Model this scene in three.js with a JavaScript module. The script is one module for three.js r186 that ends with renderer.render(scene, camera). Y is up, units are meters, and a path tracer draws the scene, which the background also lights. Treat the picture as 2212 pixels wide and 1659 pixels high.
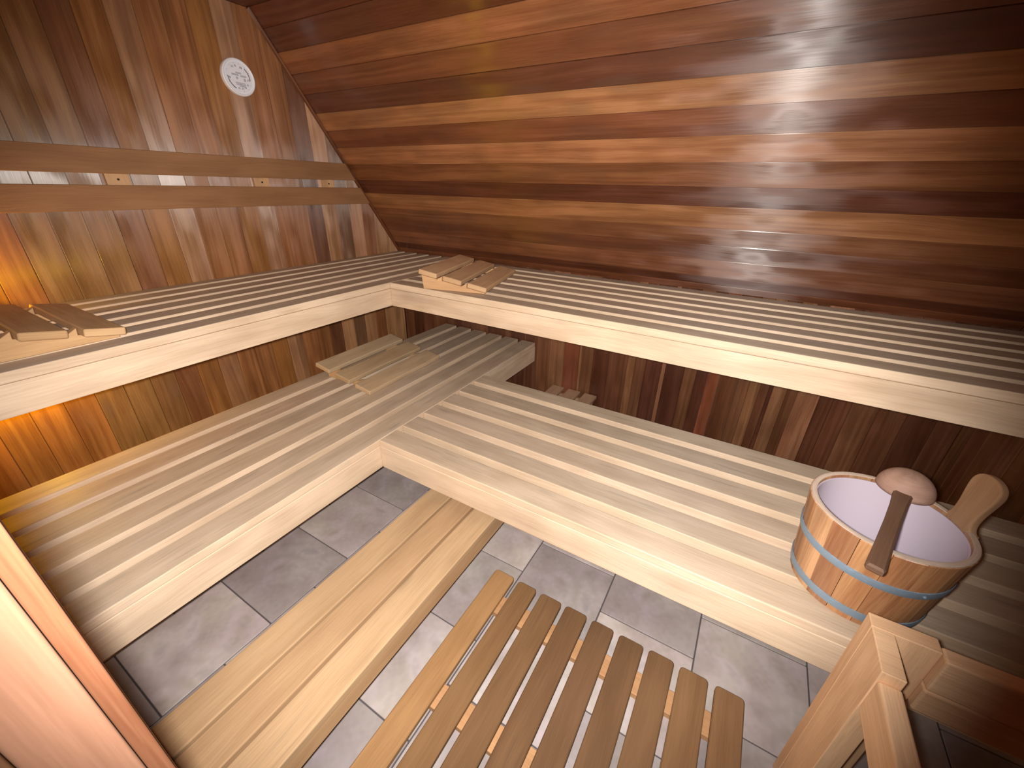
import * as THREE from 'three';
import { RoundedBoxGeometry } from 'three/addons/geometries/RoundedBoxGeometry.js';

// ---------------------------------------------------------------- camera, light, exposure
const scene = new THREE.Scene();
scene.background = new THREE.Color(0x0a0806);
const camera = new THREE.PerspectiveCamera(87.05, 2212 / 1659, 0.02, 30);
camera.position.set(2.225, 1.4668, 2.1846);
camera.rotation.set(-0.4547, 0.5228, 0.0238, 'YXZ');
camera.updateMatrixWorld(true);
const renderer = new THREE.WebGLRenderer({ antialias: true });
renderer.toneMapping = THREE.LinearToneMapping;
renderer.toneMappingExposure = 1.18;
renderer.shadowMap.enabled = true;
renderer.shadowMap.type = THREE.PCFSoftShadowMap;

// the light of the phone that takes the picture: a small white lamp a thumb's width beside its lens
const FLASH_POS = new THREE.Vector3(2.192, 1.478, 2.2005);
const flash = new THREE.SpotLight(0xfff8f0, 12.7, 0, 1.03, 0.33, 2);
flash.position.copy(FLASH_POS);
flash.target.position.set(1.225, 0.626, 0.686);
flash.castShadow = true;
flash.shadow.radius = 0.8;
flash.shadow.mapSize.set(2048, 2048);
flash.shadow.camera.near = 0.05;
flash.shadow.bias = -0.0004;
scene.add(flash, flash.target);

// ---------------------------------------------------------------- seeded chance and noise
let seed = 1234567;
function rnd() { seed = (seed + 0x6D2B79F5) | 0; let t = Math.imul(seed ^ (seed >>> 15), 1 | seed); t = (t + Math.imul(t ^ (t >>> 7), 61 | t)) ^ t; return ((t ^ (t >>> 14)) >>> 0) / 4294967296; }
const rr = (a, b) => a + (b - a) * rnd();
function makeNoise(nx, ny) {                                  // value noise that repeats after nx by ny cells
  const g = new Float32Array(nx * ny); for (let i = 0; i < g.length; i++) g[i] = rnd();
  return (x, y) => {
    let xi = Math.floor(x), yi = Math.floor(y); let fx = x - xi, fy = y - yi;
    fx = fx * fx * (3 - 2 * fx); fy = fy * fy * (3 - 2 * fy);
    xi = ((xi % nx) + nx) % nx; yi = ((yi % ny) + ny) % ny; const x2 = (xi + 1) % nx, y2 = (yi + 1) % ny;
    const a = g[yi * nx + xi], b = g[yi * nx + x2], c = g[y2 * nx + xi], d = g[y2 * nx + x2];
    return a + (b - a) * fx + (c - a) * fy + (a - b - c + d) * fx * fy;
  };
}
const clamp = (x, a = 0, b = 1) => Math.min(b, Math.max(a, x));
const smooth = (a, b, x) => { const t = clamp((x - a) / (b - a)); return t * t * (3 - 2 * t); };
function dataTex(w, h, f, srgb) {
  const d = new Uint8Array(w * h * 4), o = [0, 0, 0];
  for (let y = 0; y < h; y++) for (let x = 0; x < w; x++) {
    f(x / w, y / h, o); const i = (y * w + x) * 4;
    d[i] = clamp(o[0]) * 255; d[i + 1] = clamp(o[1]) * 255; d[i + 2] = clamp(o[2]) * 255; d[i + 3] = 255;
  }
  const t = new THREE.DataTexture(d, w, h); t.wrapS = t.wrapT = THREE.RepeatWrapping;
  t.magFilter = THREE.LinearFilter; t.minFilter = THREE.LinearMipmapLinearFilter; t.generateMipmaps = true; t.anisotropy = 8;
  if (srgb) t.colorSpace = THREE.SRGBColorSpace; t.needsUpdate = true; return t;
}
// wood: 2.0 m along the grain (u) by 0.5 m across (v)
const UL = 2.0, VL = 0.5;
function woodMaps(w, h, kind) {
  const warp = makeNoise(6, 5), ring = makeNoise(4, 40), fine = makeNoise(24, 220), hair = makeNoise(60, 480), blot = makeNoise(20, 10), big = makeNoise(7, 12), stain = makeNoise(14, 40);
  const g = (u, v) => {
    const wv = v + 0.05 * (warp(u * 6, v * 5) - 0.5);
    const r = ring(u * 4, wv * 40), f = fine(u * 24, wv * 220), hh = hair(u * 60, v * 480), b = blot(u * 20, v * 10), bg = big(u * 7, wv * 12), s = stain(u * 14, wv * 40);
    return [r, f, hh, b, bg, s];
  };
  return {
    map: dataTex(w, h, (u, v, o) => {
      const [r, f, hh, b, bg, s] = g(u, v);
      if (kind === 'cedar') {
        const k = 0.26 * (r - 0.5) + 0.14 * (f - 0.5) + 0.1 * (hh - 0.5) + 0.16 * (b - 0.5) + 0.2 * (bg - 0.5);
        const x = 0.88 + k * 0.6; const red = 0.06 * (bg - 0.5) + 0.04 * (b - .5);
        o[0] = x * (1 + red * 0.5); o[1] = x * (0.985 + 0.28 * k - red * 0.6); o[2] = x * (0.97 + 0.4 * k - red);
      } else {
        const k = 0.05 * (r - 0.5) + 0.07 * (f - 0.5) + 0.06 * (hh - 0.5) + 0.09 * (b - 0.5) + 0.1 * (bg - 0.5);
        const st = smooth(0.66, 0.92, s * 0.6 + f * 0.25 + b * 0.15) * (kind === 'worn' ? 0.14 : 0.05);
        const x = 0.95 + k * 0.75 - st;
        o[0] = x; o[1] = x * (0.995 + 0.16 * k + st * 0.06); o[2] = x * (0.985 + 0.3 * k + st * 0.2);
      }
    }, true),
    bump: dataTex(w, h, (u, v, o) => { const [r, f, hh, b] = g(u, v); o[0] = o[1] = o[2] = 0.5 + 0.25 * (f - .5) + 0.35 * (hh - 0.5) + 0.25 * (r - 0.5); }),
    rough: dataTex(w / 2, h / 2, (u, v, o) => { const [r, f, hh, b, bg] = g(u, v); o[0] = 0; o[2] = 0; o[1] = Math.max(0.45, 0.7 + 0.75 * (b - 0.5) + 0.5 * (bg - 0.5) + 0.2 * (f - 0.5)); }),
  };
}
const cedar = [woodMaps(1536, 512, 'cedar'), woodMaps(1536, 512, 'cedar')];
const abachi = [woodMaps(1536, 512, 'pale'), woodMaps(1536, 512, 'pale'), woodMaps(1536, 512, 'worn'), woodMaps(1536, 512, 'worn')];

// ---------------------------------------------------------------- materials
const col = (r, g, b) => new THREE.Color().setRGB(r / 255, g / 255, b / 255, THREE.SRGBColorSpace);
const cache = {};
function cedarMat(r, g, b, gloss = 0.5, v = 0) {              // varnished lining boards; the fibres spread a highlight across the grain
  const k = ['c', r, g, b, gloss, v].join(); if (cache[k]) return cache[k];
  const m = cedar[v % 2];
  return (cache[k] = new THREE.MeshPhysicalMaterial({ color: col(r, g, b), map: m.map, bumpMap: m.bump, bumpScale: 0.00025, roughnessMap: m.rough, roughness: 0.7, metalness: 0,
    anisotropy: 1, anisotropyRotation: Math.PI / 2, specularIntensity: 1, ior: 1.45 + 0.87 * gloss, clearcoat: 0.25 * gloss, clearcoatRoughness: 0.3 }));
}
function paleMat(r, g, b, v = 0, rough = 0.72, aniso = 0) {
  const k = ['p', r, g, b, v, rough, aniso].join(); if (cache[k]) return cache[k];
  const m = abachi[v < 2 || v > 3 ? v % 2 : v];
  return (cache[k] = new THREE.MeshPhysicalMaterial({ color: col(r, g, b), map: m.map, bumpMap: m.bump, bumpScale: 0.0006, roughness: rough, metalness: 0, specularIntensity: aniso ? 1 : 0.7, anisotropy: aniso, anisotropyRotation: Math.PI / 2 }));
}
const jitter = (c, a) => { const k = 1 + rr(-a, a); return [c[0] * k, c[1] * k * (1 + rr(-a, a) * 0.25), c[2] * k * (1 + rr(-a, a) * 0.5)].map((x) => Math.round(clamp(x / 255) * 85) * 3); };

// ---------------------------------------------------------------- shape helpers
function woodUV(geo, axis, du = rr(0, 7), dv = rr(0, 7)) {    // u runs along the grain in metres, v across it
  const g = geo.index ? geo.toNonIndexed() : geo, p = g.attributes.position, uv = new Float32Array(p.count * 2);
  const A = new THREE.Vector3(), B = new THREE.Vector3(), C = new THREE.Vector3(), n = new THREE.Vector3();
  const ax = { x: 0, y: 1, z: 2 }[axis], ot = [0, 1, 2].filter((i) => i !== ax);
  for (let i = 0; i < p.count; i += 3) {
    A.fromBufferAttribute(p, i); B.fromBufferAttribute(p, i + 1); C.fromBufferAttribute(p, i + 2);
    n.copy(B).sub(A).cross(C.clone().sub(A)); const nn = [Math.abs(n.x), Math.abs(n.y), Math.abs(n.z)];
    let u = ax, v = nn[ot[0]] > nn[ot[1]] ? ot[1] : ot[0];
    if (nn[ax] > nn[ot[0]] && nn[ax] > nn[ot[1]]) { u = ot[0]; v = ot[1]; }
    [A, B, C].forEach((q, j) => { const a = q.toArray(); uv[(i + j) * 2] = (a[u] + du) / UL; uv[(i + j) * 2 + 1] = (a[v] + dv) / VL; });
  }
  g.setAttribute('uv', new THREE.BufferAttribute(uv, 2)); return g;
}
function board(l, h, w, axis, r = 0.004) {                    // a sawn board with eased edges: l along axis, h high (or thick), w wide
  const d = axis === 'x' ? [l, h, w] : axis === 'z' ? [w, h, l] : [w, l, h];
  return woodUV(new RoundedBoxGeometry(d[0], d[1], d[2], 2, Math.min(r, ...d.map((x) => x * 0.45))), axis);
}
function span(x0, x1, y0, y1, z0, z1, axis, r) {              // the same, given by its corners
  const s = [x1 - x0, y1 - y0, z1 - z0];
  const g = axis === 'x' ? board(s[0], s[1], s[2], 'x', r) : axis === 'z' ? board(s[2], s[1], s[0], 'z', r) : board(s[1], s[2], s[0], 'y', r);
  return g.translate((x0 + x1) / 2, (y0 + y1) / 2, (z0 + z1) / 2);
}
function poly(points, depth, bevel = 0.0015, holes) {         // outline in x,y, thickness towards +z, edges eased
  const s = new THREE.Shape(points.map((p) => new THREE.Vector2(p[0], p[1])));
  return new THREE.ExtrudeGeometry(s, { depth: depth - 2 * bevel, bevelEnabled: true, bevelSize: bevel, bevelOffset: -bevel, bevelThickness: bevel, bevelSegments: 1, curveSegments: 6 }).translate(0, 0, bevel);
}
function roundedRect(w, h, r, n = 4) {
  const o = []; for (const [cx, cy, a0] of [[w - r, h - r, 0], [r, h - r, 90], [r, r, 180], [w - r, r, 270]]) for (let i = 0; i <= n; i++) { const a = (a0 + (90 * i) / n) * Math.PI / 180; o.push([cx + r * Math.cos(a), cy + r * Math.sin(a)]); }
  return o;
}
const used = {};
function numbered(name) { const n = used[name] || 0; used[name] = n + 1; return n ? `${name}_${String(n).padStart(3, '0')}` : name; }
function part(name, geo, mat, parent) {
  const m = new THREE.Mesh(geo, mat); m.name = name; m.castShadow = m.receiveShadow = true;
  const same = parent.children.filter((c) => c.name === name || c.name.startsWith(name + '_0')).length; if (same) m.name = `${name}_${String(same).padStart(3, '0')}`;
  parent.add(m); return m;
}
function thing(name, label, category, pos = [0, 0, 0], turn = 0, group) {
  const o = new THREE.Group(); o.name = numbered(name); o.position.set(...pos); o.rotation.y = turn; scene.add(o);
  o.userData = { label, category }; if (group) o.userData.group = group; return o;
}
function struct(name, label) { const o = new THREE.Group(); o.name = name; scene.add(o); o.userData = { kind: 'structure', label }; return o; }

// ---------------------------------------------------------------- measures of the room (metres)
const GX = -0.3, RX = 3.25, KZ = -0.31, FZ = 2.18, TOP = 2.25;   // gable wall, right wall, knee wall, front wall, flat ceiling
const SLA = 55.3 * Math.PI / 180, S0 = [0.979, -0.305];          // slope: angle and a point (y, z) on it
const slopeY = (z) => S0[0] + (z - S0[1]) * Math.tan(SLA), slopeZ = (y) => S0[1] + (y - S0[0]) / Math.tan(SLA);
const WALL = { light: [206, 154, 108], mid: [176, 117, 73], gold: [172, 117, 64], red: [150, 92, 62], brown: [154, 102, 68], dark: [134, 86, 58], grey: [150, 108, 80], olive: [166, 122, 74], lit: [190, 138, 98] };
const SLOPE = { light: [184, 126, 82], mid: [155, 99, 63], red: [136, 81, 52], dark: [110, 63, 41] };

// ---------------------------------------------------------------- floor
{
  const mott = makeNoise(9, 9), mott2 = makeNoise(23, 23), mott3 = makeNoise(90, 90), warpN = makeNoise(7, 7);
  const tileMap = dataTex(1024, 1024, (u, v, o) => {
    const w = (warpN(u * 7, v * 7) - 0.5) * 0.12;
    const a = mott((u + w) * 9, (v - w) * 9), b = mott2((u - w) * 23, (v + w) * 23), c = mott3(u * 90, v * 90);
    const k = 0.9 + 0.11 * (a - 0.5) + 0.1 * (b - 0.5) + 0.05 * (c - 0.5) - 0.13 * smooth(0.68, 0.95, b * 0.6 + a * 0.4);
    o[0] = k; o[1] = k * (0.985 + 0.03 * (a - 0.5)); o[2] = k * (0.985 + 0.05 * (b - 0.5));
  }, true);
  const tileMats = [[200, 191, 188], [184, 176, 174], [206, 196, 193], [176, 168, 168]].map((c) => new THREE.MeshPhysicalMaterial({ color: col(...c), map: tileMap, roughness: 0.62, bumpMap: tileMap, bumpScale: 0.0006 }));
  const floor = struct('floor', 'grey stone-look tiled floor with dark narrow joints in a half bond');
  part('screed', new THREE.BoxGeometry(3.75, 0.12, 3.4).translate(1.475, -0.0645, 1.2), new THREE.MeshStandardMaterial({ color: col(84, 78, 80), roughness: 0.95 }), floor);
  const P = 0.3416, G = 0.0045;
  const shapes = [0, 1, 2].map(() => { const g = poly(roundedRect(P - G, P - G, 0.002, 1), 0.009, 0.0012).rotateX(-Math.PI / 2).translate(-(P - G) / 2, -0.009, (P - G) / 2);
    const p = g.attributes.position, uv = new Float32Array(p.count * 2), a = rnd(), b = rnd(); for (let i = 0; i < p.count; i++) { uv[2 * i] = p.getX(i) / 1.1 + a; uv[2 * i + 1] = p.getZ(i) / 1.1 + b; } g.setAttribute('uv', new THREE.BufferAttribute(uv, 2)); return g; });
  let n = 0;
  for (let c = -6; c <= 4; c++) for (let k = -5; k <= 6; k++) {                  // columns run along z; every other one is shifted by half a tile
    const x = 1.6855 + c * P + P / 2, z = (c % 2 ? 1.118 : 0.94) + k * P + P / 2;
    if (x < GX - 0.15 || x > RX + 0.15 || z < KZ - 0.16 || z > 2.75) continue;
    const t = part('tile', shapes[n % 3], tileMats[(n * 7 + c * c) % 4], floor); t.position.set(x, 0, z); t.rotation.y = Math.floor(rnd() * 4) * Math.PI / 2; n++;
  }
}

// ---------------------------------------------------------------- gable wall (left), vertical boards cut to the slope
{
  const wall = struct('wall_left', 'gable wall of vertical varnished reddish brown boards');
  const W = 0.1065, first = 1.188;
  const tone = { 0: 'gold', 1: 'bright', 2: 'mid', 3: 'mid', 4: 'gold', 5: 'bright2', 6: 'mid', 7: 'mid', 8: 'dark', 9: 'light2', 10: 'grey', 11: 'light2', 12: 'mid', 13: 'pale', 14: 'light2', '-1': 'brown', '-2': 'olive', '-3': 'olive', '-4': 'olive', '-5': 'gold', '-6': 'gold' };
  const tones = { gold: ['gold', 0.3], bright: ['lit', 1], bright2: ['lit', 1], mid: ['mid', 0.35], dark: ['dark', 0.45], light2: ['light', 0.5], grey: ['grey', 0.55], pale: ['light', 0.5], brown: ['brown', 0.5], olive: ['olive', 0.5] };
  for (let k = -10; k <= 14; k++) {
    const z1 = Math.min(first - k * W + W, FZ), z0 = Math.max(first - k * W, KZ); if (z1 - z0 < 0.01) continue;
    const zt = slopeZ(TOP), g = 0.0006;                         // local x = -z (so that the outline looks towards +x)
    const pts = [[-z1 + g, 0.001], [-z0 - g, 0.001], [-z0 - g, Math.min(TOP, slopeY(z0))]];
    if (z0 < zt && z1 > zt) pts.push([-zt, TOP]);
    pts.push([-z1 + g, Math.min(TOP, slopeY(z1))]);
    const [c, gl] = tones[tone[k] || ['mid', 'gold', 'brown', 'grey'][(k + 40) % 4]];
    const cc = jitter(WALL[c], 0.04);
    part('board', woodUV(poly(pts, 0.013, 0.0018), 'y').rotateY(Math.PI / 2).translate(GX - 0.013, 0, 0), cedarMat(...cc, gl, k + 40), wall);
  }
  part('backing', new THREE.BoxGeometry(0.1, TOP + 0.12, 2.9).translate(GX - 0.064, TOP / 2, 1.03), cedarMat(70, 42, 28, 0.1), wall);
}
// ---------------------------------------------------------------- knee wall behind the benches
{
  const wall = struct('wall_back', 'low wall of dark vertical boards behind the lower bench');
  const edges = [-0.3, -0.2, -0.09, 0.02, 0.13, 0.235, 0.345, 0.45, 0.56, 0.665, 0.775, 0.882, 0.99, 1.095, 1.207, 1.321, 1.339, 1.421, 1.53, 1.654, 1.704, 1.77, 1.869, 1.894, 2.003, 2.073, 2.136, 2.199, 2.3, 2.358, 2.413, 2.456, 2.475, 2.54, 2.59, 2.69, 2.75, 2.83, 2.94, 3.05, 3.16, 3.25];
  const tn = 'dkdmdkdmkdkdmlrlmkdlmklkmkrdmldkldlkdmdkdkd';
  const T = { d: [122, 78, 56], k: [106, 65, 48], m: [138, 92, 66], l: [160, 112, 82], r: [150, 88, 62] };
  for (let i = 0; i + 1 < edges.length; i++) {
    const x0 = edges[i] + 0.0005, x1 = edges[i + 1] - 0.0005;
    part('board', woodUV(poly([[x0, 0.001], [x1, 0.001], [x1, 0.978], [x0, 0.978]], 0.013, 0.0012), 'y').translate(0, 0, KZ - 0.013), cedarMat(...jitter(T[tn[i]], 0.05), 0.3, i), wall);
  }
  part('backing', new THREE.BoxGeometry(RX - GX + 0.2, 1.04, 0.1).translate((GX + RX) / 2, 0.46, KZ - 0.064), cedarMat(60, 36, 26, 0.1), wall);
}
// ---------------------------------------------------------------- sloping ceiling, boards along x, and the flat strip above it
{
  const sl = struct('ceiling', 'steep sloping ceiling lined with long horizontal reddish brown boards');
  sl.position.set(0, S0[0], S0[1]); sl.rotation.x = Math.PI / 2 - SLA;
  const e = [-0.012, 0.034, 0.091, 0.205, 0.3, 0.397, 0.514, 0.612, 0.722, 0.832, 0.936, 1.04, 1.142, 1.245, 1.35, 1.455, 1.546];
  const gl = { 2: 0.8, 3: 1, 4: 0.8, 9: 0.7, 10: 1, 11: 1, 12: 0.8 };
  const tn = ['red', 'dark', 'mid', 'red', 'mid', 'light', 'dark', 'mid', 'light', 'red', 'light', 'dark', 'red', 'mid', 'dark', 'dark'];
  for (let i = 0; i < tn.length; i++) {
    const a = e[i] + 0.0006, b = e[i + 1] - 0.0006;
    part('board', woodUV(poly([[GX, a], [RX, a], [RX, b], [GX, b]], 0.013, 0.0018), 'x').translate(0, 0, -0.013), cedarMat(...jitter(SLOPE[tn[i]], 0.04), gl[i] || 0.42, i), sl);
  }
  part('backing', new THREE.BoxGeometry(RX - GX + 0.2, 1.7, 0.1).translate((GX + RX) / 2, 0.77, -0.064), cedarMat(60, 36, 26, 0.1), sl);
  const tr = part('trim', woodUV(poly([[GX, -0.01], [GX + 0.022, -0.01], [GX + 0.022, 1.546], [GX, 1.546]], 0.012, 0.003), 'y'), cedarMat(132, 80, 52, 0.5, 1), sl);
  tr.userData.label = 'narrow reddish strip in the corner between slope and gable';
  const fl = struct('ceiling_001', 'flat dark board ceiling above the slope');
  const z0 = slopeZ(TOP), n = 17, w = (2.3 - z0) / n;
  for (let i = 0; i < n; i++) part('board', span(GX, RX, TOP, TOP + 0.013, z0 + i * w + 0.0006, z0 + (i + 1) * w - 0.0006, 'x', 0.0014), cedarMat(...jitter(i < 2 ? SLOPE.dark : SLOPE.mid, 0.08), 0.4, i), fl);
  part('backing', new THREE.BoxGeometry(RX - GX + 0.2, 0.1, 3.2).translate((GX + RX) / 2, TOP + 0.064, z0 + 1.5), cedarMat(60, 36, 26, 0.1), fl);
}
// ---------------------------------------------------------------- right wall, front wall with the doorway the picture is taken from
const DX0 = 1.825, DX1 = 2.62, DH = 1.98;
{
  const wall = struct('wall_right', 'right end wall of vertical brown boards');
  for (let z = KZ, i = 0; z < FZ - 0.02; z += 0.1065, i++) {
    const z1 = Math.min(z + 0.1065, FZ), zt = slopeZ(TOP), pts = [[z + 0.0006, 0.001], [z1 - 0.0006, 0.001], [z1 - 0.0006, Math.min(TOP, slopeY(z1))]];
    if (z < zt && z1 > zt) pts.push([zt, TOP]);
    pts.push([z + 0.0006, Math.min(TOP, slopeY(z))]);
    part('board', woodUV(poly(pts, 0.013, 0.0014), 'y').rotateY(-Math.PI / 2).translate(RX + 0.013, 0, 0), cedarMat(...jitter(WALL.brown, 0.12), 0.4, i), wall);
  }
  part('backing', new THREE.BoxGeometry(0.1, TOP + 0.12, 2.9).translate(RX + 0.064, TOP / 2, 1.03), cedarMat(70, 42, 28, 0.1), wall);
  const fr = struct('wall_front', 'front wall of vertical brown boards around the doorway');
  const put = (x0, x1, y0, i) => part('board', span(x0 + 0.0006, x1 - 0.0006, y0, TOP, FZ, FZ + 0.013, 'y', 0.0014), cedarMat(...jitter(WALL.mid, 0.1), 0.4, i), fr);
  for (let x = GX, i = 0; x < RX - 0.02; x += 0.105, i++) {
    const x1 = Math.min(x + 0.105, RX);
    if (x1 <= DX0 - 0.04) put(x, x1, 0.001, i); else if (x >= DX1 + 0.05) put(x, x1, 0.001, i); else put(x, x1, DH + 0.03, i);
  }
  for (const [x0, x1, y0, y1] of [[GX - 0.05, DX0 - 0.05, 0, TOP], [DX1 + 0.05, RX + 0.05, 0, TOP], [DX0 - 0.05, DX1 + 0.05, DH + 0.04, TOP]])
    part('backing', new THREE.BoxGeometry(x1 - x0, y1 - y0, 0.1).translate((x0 + x1) / 2, (y0 + y1) / 2, FZ + 0.064), cedarMat(120, 84, 58, 0.1), fr);
  const dr = struct('door_1', 'open doorway with a pale wooden frame and a reddish inner edge');
  const red = cedarMat(142, 98, 74, 0.2, 1), pale = paleMat(140, 101, 80, 0, 0.85), brown = cedarMat(120, 84, 60, 0.3);
  for (const [s, x] of [[-1, DX0], [1, DX1]]) {
    const a = (d) => (s < 0 ? [x - d, x] : [x, x + d]);
    part('lining', span(...a(0.055), 0.001, DH, FZ + 0.002, FZ + 0.0165, 'y', 0.002), red, dr);
    part('jamb', span(...a(0.055), 0.001, DH, FZ + 0.017, FZ + 0.066, 'y', 0.003), pale, dr);
    part('stop', span(...a(0.055), 0.001, DH, FZ + 0.0665, FZ + 0.115, 'y', 0.003), brown, dr);
  }
  part('lining', span(DX0 - 0.055, DX1 + 0.055, DH, DH + 0.04, FZ + 0.002, FZ + 0.0165, 'x', 0.002), red, dr);
  part('head', span(DX0 - 0.055, DX1 + 0.055, DH, DH + 0.04, FZ + 0.017, FZ + 0.115, 'x', 0.003), pale, dr);
  const ve = struct('wall_behind', 'plain plaster walls of the lobby outside the doorway');
  const pl = new THREE.MeshStandardMaterial({ color: col(176, 164, 150), roughness: 0.9 });
  part('plaster', new THREE.BoxGeometry(3.9, 2.4, 0.1).translate(1.475, 1.14, 3.45), pl, ve);
  part('plaster', new THREE.BoxGeometry(0.1, 2.4, 1.2).translate(GX - 0.1, 1.14, 2.85), pl, ve);
  part('plaster', new THREE.BoxGeometry(0.1, 2.4, 1.2).translate(RX + 0.1, 1.14, 2.85), pl, ve);
  part('plaster', new THREE.BoxGeometry(3.9, 0.1, 1.35).translate(1.475, 2.3, 2.95), pl, ve);
  part('plaster', new THREE.BoxGeometry(3.9, 0.1, 0.8).translate(1.475, -0.055, 3.1), pl, ve);
}

// ---------------------------------------------------------------- benches
const BENCH = [[230, 205, 178], [226, 201, 174], [232, 207, 180], [223, 199, 172], [228, 203, 178]];
const benchMat = (i) => paleMat(...BENCH[((i % 5) + 5) % 5], i & 1, 0.6, 0.85);
const SEAT = [[206, 186, 164], [200, 180, 159], [209, 188, 165], [197, 178, 158], [203, 182, 162]];   // upper faces, darker and greyer than the slat edges
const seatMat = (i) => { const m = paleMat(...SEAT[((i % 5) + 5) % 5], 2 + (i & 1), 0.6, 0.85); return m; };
function seated(g, i) {                                         // upper face of a slat: darker, greyer and streaked; its other faces: paler
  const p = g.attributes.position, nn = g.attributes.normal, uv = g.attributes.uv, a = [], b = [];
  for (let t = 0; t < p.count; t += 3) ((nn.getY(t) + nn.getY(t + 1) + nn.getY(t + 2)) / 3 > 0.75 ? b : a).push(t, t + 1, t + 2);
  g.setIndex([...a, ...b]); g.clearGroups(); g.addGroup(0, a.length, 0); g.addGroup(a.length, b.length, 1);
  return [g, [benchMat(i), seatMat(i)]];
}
const TH = 0.033, TK = 0.05;                                     // the front slat lies on the apron, the others show a deeper edge
function benchLeft(o, front, top, bottom, pitch, width, n, back) {                // slats along z
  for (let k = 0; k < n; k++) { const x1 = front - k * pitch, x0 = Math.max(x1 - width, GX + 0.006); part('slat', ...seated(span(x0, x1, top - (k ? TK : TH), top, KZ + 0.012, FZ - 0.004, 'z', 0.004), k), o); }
  part('apron', span(front - 0.028, front, bottom, top - TH - 0.0008, KZ + 0.006, FZ - 0.004, 'z', 0.003), benchMat(2), o);
  for (const z of [-0.15, 0.55, 1.3, 2.0]) part('batten', span(back, front - 0.03, top - TK - 0.05, top - TK - 0.0005, z - 0.025, z + 0.025, 'x', 0.003), benchMat(1), o);
}
function benchRight(o, front, top, bottom, pitch, width, n, left, back) {         // slats along x
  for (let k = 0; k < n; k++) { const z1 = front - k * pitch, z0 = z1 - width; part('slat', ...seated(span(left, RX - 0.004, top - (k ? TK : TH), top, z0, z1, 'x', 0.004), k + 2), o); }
  part('apron', span(left, RX - 0.004, bottom, top - TH - 0.0008, front - 0.028, front, 'x', 0.003), benchMat(0), o);
  for (const x of [left + 0.12, 1.5, 2.3, 3.1]) part('batten', span(x - 0.025, x + 0.025, top - TK - 0.05, top - TK - 0.0005, back, front - 0.03, 'z', 0.003), benchMat(1), o);
}
const ub = thing('bench', 'upper slatted bench along the gable wall under the round thermometer', 'bench');
benchLeft(ub, 0.5218, 0.9791, 0.8497, 0.1245, 0.0884, 7, GX + 0.004);
const ur = thing('bench', 'upper slatted bench running along the foot of the sloping boards', 'bench');
benchRight(ur, 0.5973, 0.9791, 0.8497, 0.1253, 0.0867, 7, 0.5235, -0.24);
const lb = thing('bench', 'wide lower slatted bench on the left below the thermometer wall', 'bench');
benchLeft(lb, 0.98, 0.45, 0.3038, 0.1428, 0.1095, 6, 0.16);
const lr = thing('bench', 'wide lower slatted bench that carries the wooden bucket', 'bench');
benchRight(lr, 1.1862, 0.45, 0.3038, 0.1431, 0.1025, 6, 0.9825, 0.37);

// ---------------------------------------------------------------- low step in front of the left bench
{
  const o = thing('step_bench', 'low step of three boards on the tiles beside the duckboard', 'step');
  const c = [[190, 158, 122], [186, 152, 116], [194, 162, 126]];
  [[1.213, 1.3225], [1.331, 1.4375], [1.448, 1.553]].forEach(([x0, x1], i) => part('slat', span(x0, x1, 0.217, 0.245, 0.78, FZ - 0.004, 'z', 0.005), paleMat(...c[i], i), o));
  part('apron', span(1.53, 1.55, 0.152, 0.2165, 0.78, FZ - 0.004, 'z', 0.003), paleMat(196, 160, 122, 1), o);
  part('apron', span(1.216, 1.236, 0.152, 0.2165, 0.78, FZ - 0.004, 'z', 0.003), paleMat(196, 160, 122, 0), o);
  for (const z of [0.9, 1.523, 2.1]) { part('batten', span(1.237, 1.529, 0.18, 0.2165, z - 0.035, z + 0.035, 'x', 0.003), paleMat(190, 154, 114, 1), o); }
  for (const z of [0.9, 2.1]) for (const x of [1.26, 1.506]) part('leg', span(x - 0.022, x + 0.022, 0, 0.179, z - 0.022, z + 0.022, 'y', 0.003), paleMat(180, 146, 108, 0), o);
}
// ---------------------------------------------------------------- duckboard
{
  const o = thing('duckboard', 'brown duckboard of nine slats lying on the tiles', 'duckboard');
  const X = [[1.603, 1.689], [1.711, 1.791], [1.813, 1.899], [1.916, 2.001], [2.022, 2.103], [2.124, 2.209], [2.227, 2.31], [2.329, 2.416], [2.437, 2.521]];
  const c = [[168, 128, 86], [134, 100, 66], [122, 90, 60], [116, 85, 57], [112, 82, 56], [114, 84, 57], [122, 91, 62], [138, 104, 71], [142, 107, 74]];  // middle slats darker: falloff of the flash put into their colour
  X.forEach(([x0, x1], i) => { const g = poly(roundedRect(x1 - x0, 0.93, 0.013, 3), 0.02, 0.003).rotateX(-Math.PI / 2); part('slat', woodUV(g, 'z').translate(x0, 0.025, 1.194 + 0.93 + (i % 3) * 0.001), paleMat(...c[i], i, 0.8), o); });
  for (const z of [1.313, 1.673, 2.03]) part('batten', span(1.615, 2.51, 0, 0.0248, z - 0.037, z + 0.037, 'x', 0.003), paleMat(196, 150, 108, 1, 0.8), o);
}
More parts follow.
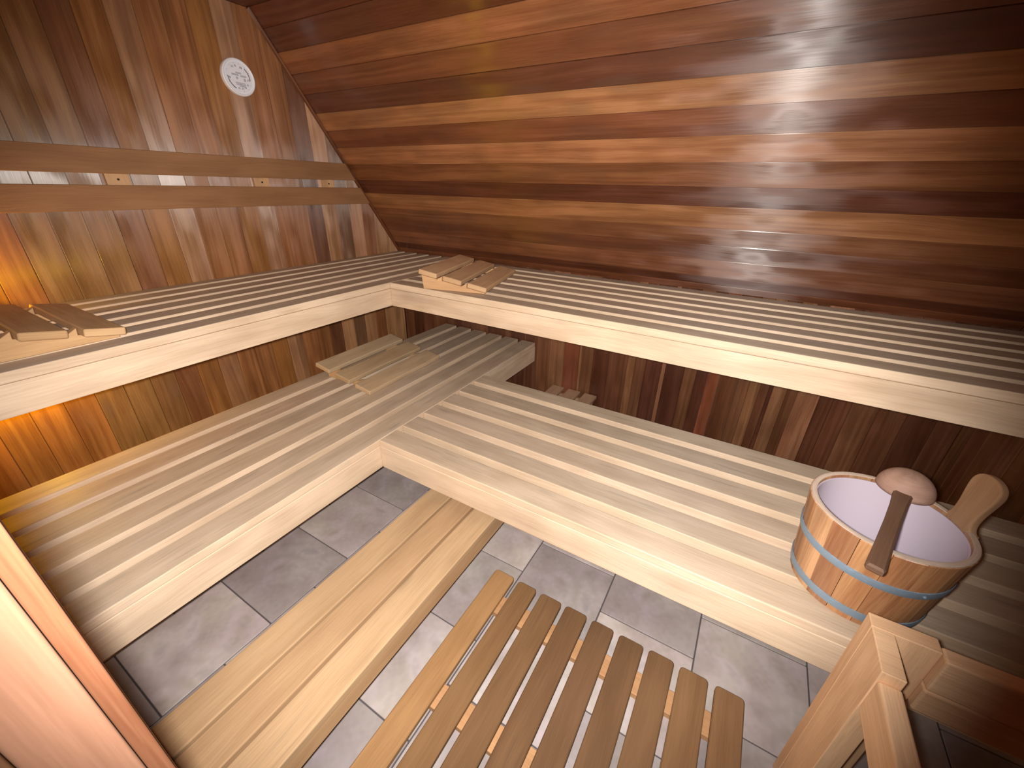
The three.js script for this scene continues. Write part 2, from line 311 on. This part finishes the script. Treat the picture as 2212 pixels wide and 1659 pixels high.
// ---------------------------------------------------------------- headrests
function headrest(label, pos, turn, h0, al, L, w, p, inset, tones) {
  const o = thing('headrest', label, 'headrest', pos, turn, 'slatted wooden headrests'), t = 0.026;
  for (let k = 0; k < 3; k++) {
    const s = k * p, g = board(L, t, w, 'z', 0.006); g.translate(w / 2, -t / 2, -L / 2).rotateZ(0);
    const m = part('slat', g, paleMat(...tones[k], k), o); m.position.set(s * Math.cos(al), h0 - s * Math.sin(al), 0); m.rotation.z = -al;
  }
  const q = (s, n) => [s * Math.cos(al) + n * Math.sin(al), h0 - s * Math.sin(al) + n * Math.cos(al)];   // along and square to the sloping top
  const e = 0.0006, pts = [[0.022, 0.001], q(0.02, -t - e), q(w + 0.004, -t - e), q(p - 0.004, -0.004), q(p - 0.002, -t - e), q(p + w + 0.004, -t - e), q(2 * p - 0.004, -0.004), q(2 * p - 0.002, -t - e), q(2 * p + w - 0.006, -t - e)];
  const last = pts[pts.length - 1]; if (last[1] > 0.004) pts.push([last[0], 0.001]); else last[1] = 0.0025;
  for (const z of [-inset - 0.026, -L + inset]) part('side_board', woodUV(poly(pts, 0.026, 0.0015), 'x').translate(0, 0, z), paleMat(...tones[3], 1), o);
  return o;
}
headrest('slatted headrest on the upper bench near the corner, stepped side board facing out', [0.7497, 0.9795, 0.6077], 0.2535, 0.0996, 0.1878, 0.538, 0.1017, 0.1354, 0, [[216, 178, 138], [210, 172, 132], [214, 176, 136], [222, 178, 134]]);
headrest('slatted headrest on the lower left bench with its slat ends overhanging', [0.2261, 0.4505, 0.9353], 0.0383, 0.1031, 0.1881, 0.596, 0.1091, 0.1516, 0.055, [[206, 180, 146], [200, 172, 136], [208, 180, 146], [204, 170, 130]]);
headrest('slatted headrest on the upper left bench at the left edge of the photo', [0.475, 0.9795, 2.087], Math.PI / 2, 0.1105, 0.19, 0.53, 0.102, 0.135, 0.046, [[210, 172, 128], [206, 168, 124], [214, 176, 132], [214, 174, 128]]);
// ---------------------------------------------------------------- footstool under the benches
{
  const o = thing('footstool', 'small three-slat footstool on the floor behind the lower bench', 'stool');
  [[1.145, 1.234], [1.27, 1.36], [1.393, 1.483]].forEach(([x0, x1], i) => part('slat', span(x0, x1, 0.133, 0.155, -0.3, 0.02, 'z', 0.003), paleMat(196, 160, 132, i), o));
  for (const z of [-0.24, -0.04]) part('side_board', span(1.15, 1.478, 0, 0.1328, z - 0.012, z + 0.012, 'x', 0.003), paleMat(178, 142, 112, 1), o);
}
// ---------------------------------------------------------------- backrest rails on the gable wall
{
  const o = thing('backrest', 'two long plain backrest boards on the gable wall below the thermometer', 'backrest');
  const zs = (y) => slopeZ(y) + 0.03;
  const rail = (y0, y1, c, v) => { const g = poly([[-FZ + 0.004, y0], [-zs(y0), y0], [-zs(y1), y1], [-FZ + 0.004, y1]], 0.018, 0.002); part('rail', woodUV(g, 'x').rotateY(Math.PI / 2).translate(GX + 0.0235, 0, 0), paleMat(...c, v, 0.62), o); };
  rail(1.479, 1.578, [158, 116, 80], 0); rail(1.335, 1.435, [162, 118, 81], 1);
  for (const z of [1.35, 0.711, 0.275, 1.95]) {
    const b = part('spacer', span(GX + 0.0005, GX + 0.023, 1.345, 1.57, z - 0.042, z + 0.042, 'y', 0.002), paleMat(222, 178, 134, 1, 0.5), o);
    part('screw', new THREE.CylinderGeometry(0.0045, 0.0045, 0.004, 12).rotateZ(Math.PI / 2).translate(GX + 0.0235, 1.457, z), new THREE.MeshStandardMaterial({ color: col(60, 50, 44), metalness: 0.7, roughness: 0.5 }), b);
  }
}
// ---------------------------------------------------------------- thermometer
{
  const c = document.createElement('canvas'); c.width = c.height = 512; const x = c.getContext('2d');
  x.fillStyle = '#f4f6ff'; x.fillRect(0, 0, 512, 512); x.translate(256, 256);
  x.strokeStyle = '#6b6a78'; x.fillStyle = '#5c5b6b'; x.lineWidth = 4;
  for (let i = 0; i < 56; i++) { const a = (i / 56) * 2 * Math.PI; const r = i % 4 ? 214 : 206; x.lineWidth = i % 4 ? 2 : 4; x.beginPath(); x.moveTo(Math.cos(a) * r, Math.sin(a) * r); x.lineTo(Math.cos(a) * 222, Math.sin(a) * 222); x.stroke(); }
  x.lineCap = 'round';
  for (const [a, n] of [[-118, 2], [-98, 2], [-64, 3], [172, 3], [8, 2], [35, 2], [58, 2], [78, 2], [100, 2]]) {   // the figures of the scale, too small to read
    const t = a * Math.PI / 180; x.save(); x.translate(Math.cos(t) * 172, Math.sin(t) * 172); x.lineWidth = 8;
    for (let j = 0; j < n; j++) { x.beginPath(); x.moveTo(j * 16 - n * 8, -13); x.lineTo(j * 16 - n * 8 + (j % 2 ? 6 : -3), 13); x.stroke(); } x.restore();
  }
  const words = (y, x0, x1, h) => { x.lineWidth = h * 0.35; for (let a = x0; a < x1; a += h * 0.62) { x.beginPath(); x.moveTo(a, y - h / 2); x.lineTo(a + h * 0.2, y + h / 2); x.stroke(); } };
  x.globalAlpha = 0.75; words(-66, -44, 46, 20); words(-34, -120, -8, 22); words(-26, 34, 140, 22); words(14, -52, -24, 30); words(30, 84, 108, 34);
  words(88, -80, 90, 15); words(112, -70, 100, 15); words(134, -20, 80, 14); x.globalAlpha = 1;
  x.lineWidth = 13; x.strokeStyle = '#5d2a35'; x.beginPath(); x.arc(0, 0, 196, -48 * Math.PI / 180, 6 * Math.PI / 180); x.stroke();
  x.strokeStyle = '#3f4b49'; x.beginPath(); x.arc(0, 0, 200, 118 * Math.PI / 180, 178 * Math.PI / 180); x.stroke();
  const dial = new THREE.CanvasTexture(c); dial.colorSpace = THREE.SRGBColorSpace;
  const o = thing('thermometer', 'round white wall thermometer with a printed dial', 'thermometer', [GX + 0.001, 1.9365, 0.709]);
  const prof = [[0.001, 0], [0.078, 0], [0.0805, 0.004], [0.0805, 0.02], [0.079, 0.025], [0.075, 0.027], [0.0715, 0.0255], [0.07, 0.022], [0.001, 0.022]].map((p) => new THREE.Vector2(...p));
  const white = new THREE.MeshPhysicalMaterial({ color: col(240, 240, 248), roughness: 0.4 });
  part('housing', new THREE.LatheGeometry(prof, 64).rotateZ(-Math.PI / 2), white, o);
  part('dial', new THREE.CircleGeometry(0.0705, 64).rotateY(Math.PI / 2).translate(0.0226, 0, 0), new THREE.MeshPhysicalMaterial({ map: dial, roughness: 0.45 }), o);
}
// ---------------------------------------------------------------- bucket and ladle
{
  const B = [2.682, 0.4505, 0.98], H = 0.2665, rb = 0.148, rt = 0.172, R = (y) => rb + (rt - rb) * (y / H), TK = 0.015;
  const o = thing('bucket', 'round wooden stave bucket with two grey metal hoops and a pale liner', 'bucket', B);
  const wood = [[200, 148, 106], [208, 156, 112], [190, 136, 96], [216, 170, 128], [196, 142, 102]];
  const stave = (a0, a1, y0, y1) => {
    const pos = [], n = 3, ring = (y, r) => { const q = []; for (let i = 0; i <= n; i++) { const a = a0 + (a1 - a0) * i / n; q.push([Math.cos(a) * r, y, Math.sin(a) * r]); } return q; };
    const c = 0.0018, L = [ring(y0, R(y0) - c), ring(y0 + c, R(y0)), ring(y1 - c, R(y1)), ring(y1, R(y1) - c), ring(y1, R(y1) - TK + c), ring(y1 - c, R(y1) - TK), ring(y0 + c, R(y0) - TK), ring(y0, R(y0) - TK + c)];
    const tri = (a, b, d) => pos.push(...a, ...b, ...d);
    for (let j = 0; j < 8; j++) { const A = L[j], C = L[(j + 1) % 8]; for (let i = 0; i < n; i++) { tri(A[i], C[i], A[i + 1]); tri(A[i + 1], C[i], C[i + 1]); } }
    for (let j = 1; j < 7; j++) { tri(L[0][0], L[j + 1][0], L[j][0]); tri(L[0][n], L[j][n], L[j + 1][n]); }
    const g = new THREE.BufferGeometry(); g.setAttribute('position', new THREE.Float32BufferAttribute(pos, 3)); g.computeVertexNormals();
    const uv = new Float32Array(pos.length / 3 * 2), du = rnd() * 5, dv = rnd() * 5, am = (a0 + a1) / 2;
    for (let i = 0; i < pos.length / 3; i++) { const X = pos[3 * i], Y = pos[3 * i + 1], Z = pos[3 * i + 2]; uv[2 * i] = (Y * 1 + du) / UL; uv[2 * i + 1] = (-X * Math.sin(am) + Z * Math.cos(am) + 0.4 * (X * Math.cos(am) + Z * Math.sin(am)) + dv) / VL; }
    g.setAttribute('uv', new THREE.BufferAttribute(uv, 2)); return g;
  };
  const N = 17, hs = -20 * Math.PI / 180, st = 2 * Math.PI / N, gap = 0.004;
  for (let i = 0; i < N; i++) {
    const a = hs - st / 2 + i * st; const m = cedarMat(...jitter(wood[i % 5], 0.05), 0.3, i);
    part('stave', stave(a + gap, a + st - gap, 0.0005, H), m, o);
  }
  { // the one stave that is carried up into a handle
    const s = new THREE.Shape(); s.moveTo(-0.05, -0.003); s.bezierCurveTo(-0.036, 0.002, -0.031, 0.01, -0.031, 0.03); s.bezierCurveTo(-0.031, 0.06, -0.04, 0.085, -0.04, 0.11); s.bezierCurveTo(-0.04, 0.135, -0.02, 0.145, 0, 0.145); s.bezierCurveTo(0.02, 0.145, 0.04, 0.135, 0.04, 0.11); s.bezierCurveTo(0.04, 0.085, 0.031, 0.06, 0.031, 0.03); s.bezierCurveTo(0.031, 0.01, 0.036, 0.002, 0.05, -0.003); s.closePath();
    const g = new THREE.ExtrudeGeometry(s, { depth: 0.009, bevelEnabled: true, bevelSize: 0.004, bevelOffset: -0.004, bevelThickness: 0.005, bevelSegments: 3, curveSegments: 12 }).translate(0, 0, -0.0045);
    const m = part('handle', woodUV(g, 'y'), paleMat(178, 140, 106, 0, 0.7), o); m.position.set(Math.cos(hs) * (rt - 0.009), H, Math.sin(hs) * (rt - 0.009)); m.rotation.set(0, Math.PI / 2 - hs, 0); m.rotation.order = 'YXZ'; m.rotation.x = 0.09;
    m.userData.label = 'paddle shaped handle, a stave carried up above the rim';
  }
  part('rim', new THREE.LatheGeometry([[R(H) - TK - 0.0005, H + 0.0004], [R(H) - TK, H + 0.0028], [R(H) - 0.0035, H + 0.0028], [R(H) - 0.002, H + 0.0004]].map((p) => new THREE.Vector2(...p)), 72), paleMat(222, 200, 184, 0, 0.6), o).userData.label = 'pale worn rim';
  const steel = new THREE.MeshPhysicalMaterial({ color: col(150, 174, 196), metalness: 0.45, roughness: 0.5, bumpMap: abachi[0].bump, bumpScale: 0.0006 });
  for (const [y0, y1] of [[0.149, 0.172], [0.02, 0.045]]) {
    const p = [[R(y0) + 0.0003, y0], [R(y0) + 0.003, y0 + 0.001], [R(y1) + 0.003, y1 - 0.001], [R(y1) + 0.0003, y1]].map((q) => new THREE.Vector2(...q));
    const h = part('hoop', new THREE.LatheGeometry(p, 72), steel, o);
    const a = 62 * Math.PI / 180, ym = (y0 + y1) / 2;
    part('rivet', new THREE.SphereGeometry(0.004, 10, 8).scale(1, 1, 1).translate(Math.cos(a) * (R(ym) + 0.003), ym, Math.sin(a) * (R(ym) + 0.003)), steel, h);
  }
  const li = [[0.001, 0.02], [0.118, 0.02], [0.124, 0.026], [R(H) - TK - 0.004, H - 0.012], [R(H) - TK - 0.001, H - 0.009], [R(H) - TK - 0.0008, H - 0.013], [0.1265, 0.02], [0.12, 0.0165], [0.001, 0.0165]].map((p) => new THREE.Vector2(...p));
  part('liner', new THREE.LatheGeometry(li, 72), new THREE.MeshPhysicalMaterial({ color: col(198, 186, 200), roughness: 0.5 }), o).userData.label = 'pale lilac white plastic liner';

  const l = thing('ladle', 'dark wooden ladle lying upside down across the bucket rim', 'ladle', [2.737, 0.7215, 0.845]);
  const dir = Math.atan2(2.606 - 2.737, 1.25 - 0.845);
  const bp = []; for (let i = 0; i <= 12; i++) { const a = (i / 12) * Math.PI / 2; bp.push([0.064 * Math.sin(a) ** 0.9 + 0.0005, 0.058 * Math.cos(a) + 0.001]); } for (let i = 12; i >= 0; i--) { const a = (i / 12) * Math.PI / 2; bp.push([0.056 * Math.sin(a) ** 0.9 + 0.0005, 0.050 * Math.cos(a) + 0.001]); }
  part('bowl', new THREE.LatheGeometry(bp.map((p) => new THREE.Vector2(...p)), 48), paleMat(176, 142, 126, 1, 0.6), l);
  const hsape = [[-0.024, 0.03], [-0.02, 0.065], [-0.0175, 0.11], [-0.016, 0.2], [-0.0165, 0.32], [-0.018, 0.415], [-0.015, 0.424], [0.015, 0.424], [0.018, 0.415], [0.0165, 0.32], [0.016, 0.2], [0.0175, 0.11], [0.02, 0.065], [0.024, 0.03]];
  const hg = poly(hsape.map(([a, b]) => [a, -b]).reverse(), 0.02, 0.005).rotateX(-Math.PI / 2);
  const hm = part('handle', woodUV(hg, 'z'), paleMat(122, 92, 74, 0, 0.6), l); hm.rotation.y = dir; hm.position.y = 0.001;
}
// ---------------------------------------------------------------- guard rail of the heater corner
{
  const o = thing('guard_rail', 'wooden guard rail with a corner post beside the bucket', 'guard rail');
  const c = [[240, 198, 158], [236, 192, 152], [242, 200, 160]];
  part('post', span(2.608, 2.719, 0, 0.672, 1.309, 1.3447, 'y', 0.0025), paleMat(...c[1], 1), o);
  part('post', span(2.608, 2.6455, 0, 0.672, 1.345, 1.448, 'y', 0.0025), paleMat(...c[0], 0), o);
  part('rail', span(2.7195, RX - 0.002, 0.58, 0.671, 1.323, 1.362, 'x', 0.006), paleMat(...c[2], 0), o);
  part('rail', span(2.7195, RX - 0.002, 0.511, 0.579, 1.323, 1.362, 'x', 0.006), paleMat(...c[1], 1), o);
  part('rail', span(2.6085, 2.646, 0.555, 0.65, 1.4485, FZ - 0.002, 'z', 0.006), paleMat(...c[2], 1), o);
}
// ---------------------------------------------------------------- made-up amber lamps, added out of view to tint the left edge
for (const [y, pw, where] of [[1.07, 0.42, 'above the upper bench'], [0.7, 0.42, 'under the upper bench']]) {
  const o = thing('added_glow_lamp', `added made-up amber lamp ${where} at the front end of the gable wall`, 'lamp', [GX + 0.001, y, y > 1 ? 2.04 : 1.96], 0, 'added amber glow lamps');
  part('back_plate', new THREE.CylinderGeometry(0.045, 0.048, 0.012, 32).rotateZ(-Math.PI / 2).translate(0.006, 0, 0), paleMat(190, 150, 110, 0), o);
  part('bulb', new THREE.SphereGeometry(0.022, 24, 16).translate(0.034, 0, 0), new THREE.MeshStandardMaterial({ color: col(255, 170, 60), emissive: col(255, 150, 30), emissiveIntensity: 1, roughness: 0.5 }), o);
  if (y > 1) part('shade', span(0.0125, 0.15, -0.052, -0.04, -0.13, 0.07, 'z', 0.004), paleMat(190, 150, 110, 1), o);  // added board that keeps the amber light off the slats
  const pt = new THREE.PointLight(0xffcc00, pw, 0, 2); pt.position.set(y > 1 ? 0.08 : 0.12, 0, 0); pt.castShadow = true; pt.shadow.radius = 1.4; o.add(pt);
}
renderer.render(scene, camera);
